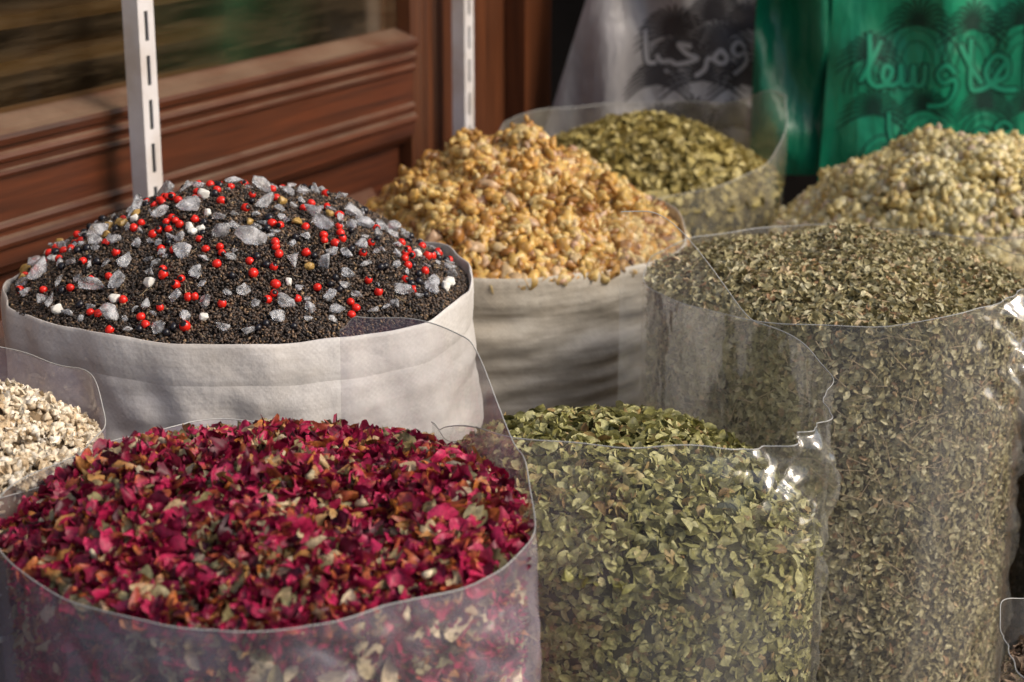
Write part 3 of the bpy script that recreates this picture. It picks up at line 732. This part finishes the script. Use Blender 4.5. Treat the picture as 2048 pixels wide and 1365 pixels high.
def prints(bag,strokes,scale,orig,layers):
    ob,F,(cx,w0,w1,shift,z0,z1)=bag
    acc=Acc()
    for pts,wd,style in strokes:
        C=catmull(pts) if len(pts)>2 else np.array([np.array(pts[0])*(1-k/8)+np.array(pts[1])*k/8 for k in range(9)],float)
        T=np.gradient(C,axis=0); T/=np.maximum(np.linalg.norm(T,axis=1,keepdims=True),1e-6); Nn=np.stack([-T[:,1],T[:,0]],1)
        for li,(extra,off,mi) in enumerate(layers[style]):
            hw=(wd/2+extra); V=[]
            E=C.copy()
            if extra>0: E[0]-=T[0]*extra; E[-1]+=T[-1]*extra
            for k in range(len(E)):
                tap=1.0 if style!='leaf' else (math.sin(math.pi*min(1,(k+.6)/len(E)))*1.0+.1)
                for sgn in (-1,-.33,.33,1):
                    p=E[k]+Nn[k]*hw*sgn*tap
                    X=orig[0]+(p[0])*scale; Z=orig[1]-(p[1])*scale
                    v=(Z-z0)/(z1-z0); w=(w0+(w1-w0)*v)/2; u=(X-cx-shift*v)/w; u=max(-.985,min(.985,u)); v=max(0.01,min(.99,v))
                    q=F(u,v); V.append((q[0],q[1]-off,q[2]))
            acc.add(np.array(V),grid_faces(len(E),4),.5,mi)
    return acc
def fan(cx,cy,r,n=9,a0=-10,a1=190,droop=.35,w=5):
    o=[]
    for i in range(n):
        a=rad(a0+(a1-a0)*i/(n-1)); dx,dy=math.cos(a),-math.sin(a)
        o.append(([(cx,cy),(cx+dx*r*.5,cy+dy*r*.6),(cx+dx*r,cy+dy*r*.8+droop*r*abs(dx))],w,'leaf'))
    return o
def arch(cx,cy,rx,ry,w=2.5):
    return [([(cx+rx*math.cos(rad(a)),cy-ry*math.sin(rad(a))) for a in range(0,181,20)],w,'line')]
ahlan=[[(322,20),(321,60),(324,112)],[(334,4),(322,-2),(318,8),(330,14)],
 [(306,112),(280,112),(256,102),(246,78),(262,52),(284,60),(284,88),(256,102)],[(284,60),(270,80),(262,96)],
 [(256,104),(236,112),(218,108),(214,60),(212,20)],[(190,30),(212,66),(240,102)],
 [(184,82),(166,66),(150,80),(160,98),(182,92),(186,112),(170,136),(136,142)],
 [(128,66),(126,100),(112,104),(108,70),(106,100),(90,104),(86,68),(84,98),(66,108)],
 [(66,108),(52,92),(56,72),(70,80),(58,104),(36,108)],
 [(36,108),(24,90),(26,50),(24,14)],[(48,26),(30,62),(8,100)]]
marhaba=[[(318,180),(304,168),(292,180),(302,192),(318,186),(318,206),(296,222)],
 [(284,196),(270,182),(258,196),(272,204),(284,196)],[(258,198),(246,196),(240,214),(222,226)],
 [(214,176),(190,172),(206,188),(226,196),(190,206),(176,200)],[(176,200),(158,202),(150,190)],[(170,216),(168,220)],[(150,204),(132,200),(128,150)]]
layers={'text':[(3.0,.0016,0),(0,.0032,1)],'leaf':[(0,.0010,0)],'line':[(0,.0012,0)]}
green=make_bag('green_plastic_bag','bright green plastic bag printed with Arabic greeting and palms',.83,3.45,.55,1.22,.50,.46,0,M_green,3,.008)
art=[]
for c in ((215,10,75),(110,5,75),(310,0,70),(20,70,70),(130,170,60),(250,165,60),(340,170,60),(30,180,70),(190,260,65),(300,270,70),(90,270,70),(240,320,60)): art+=fan(c[0],c[1],c[2],15,w=4.2)
for c in ((215,90,62,100),(110,85,58,90),(315,85,55,90),(130,240,50,70),(250,240,50,70),(20,140,50,80),(50,300,50,80),(190,340,50,70),(300,340,50,70)):
    art+=arch(*c); art+=arch(c[0],c[1],c[2]*.75,c[3]*.8,1.8); art+=arch(c[0],c[1],c[2]*.5,c[3]*.55,1.8)
for s in ahlan: art.append(([((x-8)*1.04,y*1.1+6) for x,y in s],10,'text'))
for s in marhaba: art.append(([((x-128)*1.3+60,y+25) for x,y in s],7,'text'))
sc=1/1072
acc=prints(green,art,sc,(.583+.062,.895),layers); pr=acc.build('printed_lettering',[M_ink,M_inkg]); tag(pr,parent=green[0])
make_bag('green_plastic_bag','darker teal-green plastic bag hanging folded beside the printed bag',.535,3.50,.60,1.22,.16,.13,-.01,M_green2,9,.012)
grey=make_bag('grey_plastic_bag','crumpled greyish-white plastic bag printed with dark palms and Arabic',.295,3.60,.60,1.22,.50,.24,.06,M_grey,5,.015)
art=[]
for c in ((50,30,80),(130,0,80),(200,20,70),(110,120,90),(20,130,70),(190,130,75),(90,210,80),(170,210,70),(30,220,70),(140,60,80),(60,80,70)): art+=fan(c[0],c[1],c[2],17,w=5.5)
for s in marhaba: art.append(([((x-128)*1.05-5,(y-150)*1.2+22) for x,y in s],9,'text'))
layers2={'text':[(3.0,.0016,0),(0,.0034,1)],'leaf':[(0,.0010,0)],'line':[(0,.0012,0)]}
acc=prints(grey,art,1/1033,(.262,.885),layers2); pr=acc.build('printed_lettering',[M_inkk,M_inkw]); tag(pr,parent=grey[0])
bm=bmesh.new(); bmesh.ops.create_cone(bm,cap_ends=True,segments=20,radius1=.012,radius2=.012,depth=2.2,matrix=Matrix.Translation((1.15,3.55,1.325))@Matrix.Rotation(rad(90),4,'Y'))
me=bpy.data.meshes.new('hanging_rod'); bm.to_mesh(me); bm.free(); me.materials.append(M_whitep); o=bpy.data.objects.new('hanging_rod',me); COL.objects.link(o); tag(o,'horizontal metal rod that the plastic bags hang from','rod')

# ------------------------------------------------------------------ light, sky, camera
w=bpy.data.worlds.new('World'); scene.world=w; w.use_nodes=True; nt=w.node_tree; bg=nt.nodes['Background']
sky=nt.nodes.new('ShaderNodeTexSky'); sky.sky_type='NISHITA'; sky.sun_disc=False
az=Vector((.86,-.30,0)).normalized(); el=rad(37)
sdir=Vector((az.x*math.cos(el),az.y*math.cos(el),math.sin(el)))
sky.sun_elevation=el; sky.sun_rotation=math.atan2(sdir.x,sdir.y)
sky.air_density=1.0; sky.dust_density=4.0; sky.ozone_density=.8
nt.links.new(sky.outputs[0],bg.inputs[0]); bg.inputs[1].default_value=.145
sl=bpy.data.lights.new('sun','SUN'); sl.energy=2.0; sl.angle=rad(28); sl.color=(1,.93,.82)
so=bpy.data.objects.new('sun',sl); COL.objects.link(so); so.rotation_euler=sdir.to_track_quat('Z','Y').to_euler()
cam=bpy.data.cameras.new('camera'); cam.lens=65; cam.sensor_width=36; cam.clip_end=500; cam.clip_start=.05
cam.dof.use_dof=True; cam.dof.focus_distance=1.88; cam.dof.aperture_fstop=5.6
co=bpy.data.objects.new('camera',cam); COL.objects.link(co); co.location=(0,0,1.3); co.rotation_euler=(rad(90-16.5),0,0)
scene.camera=co
scene.view_settings.view_transform='Standard'; scene.view_settings.look='None'; scene.view_settings.exposure=0
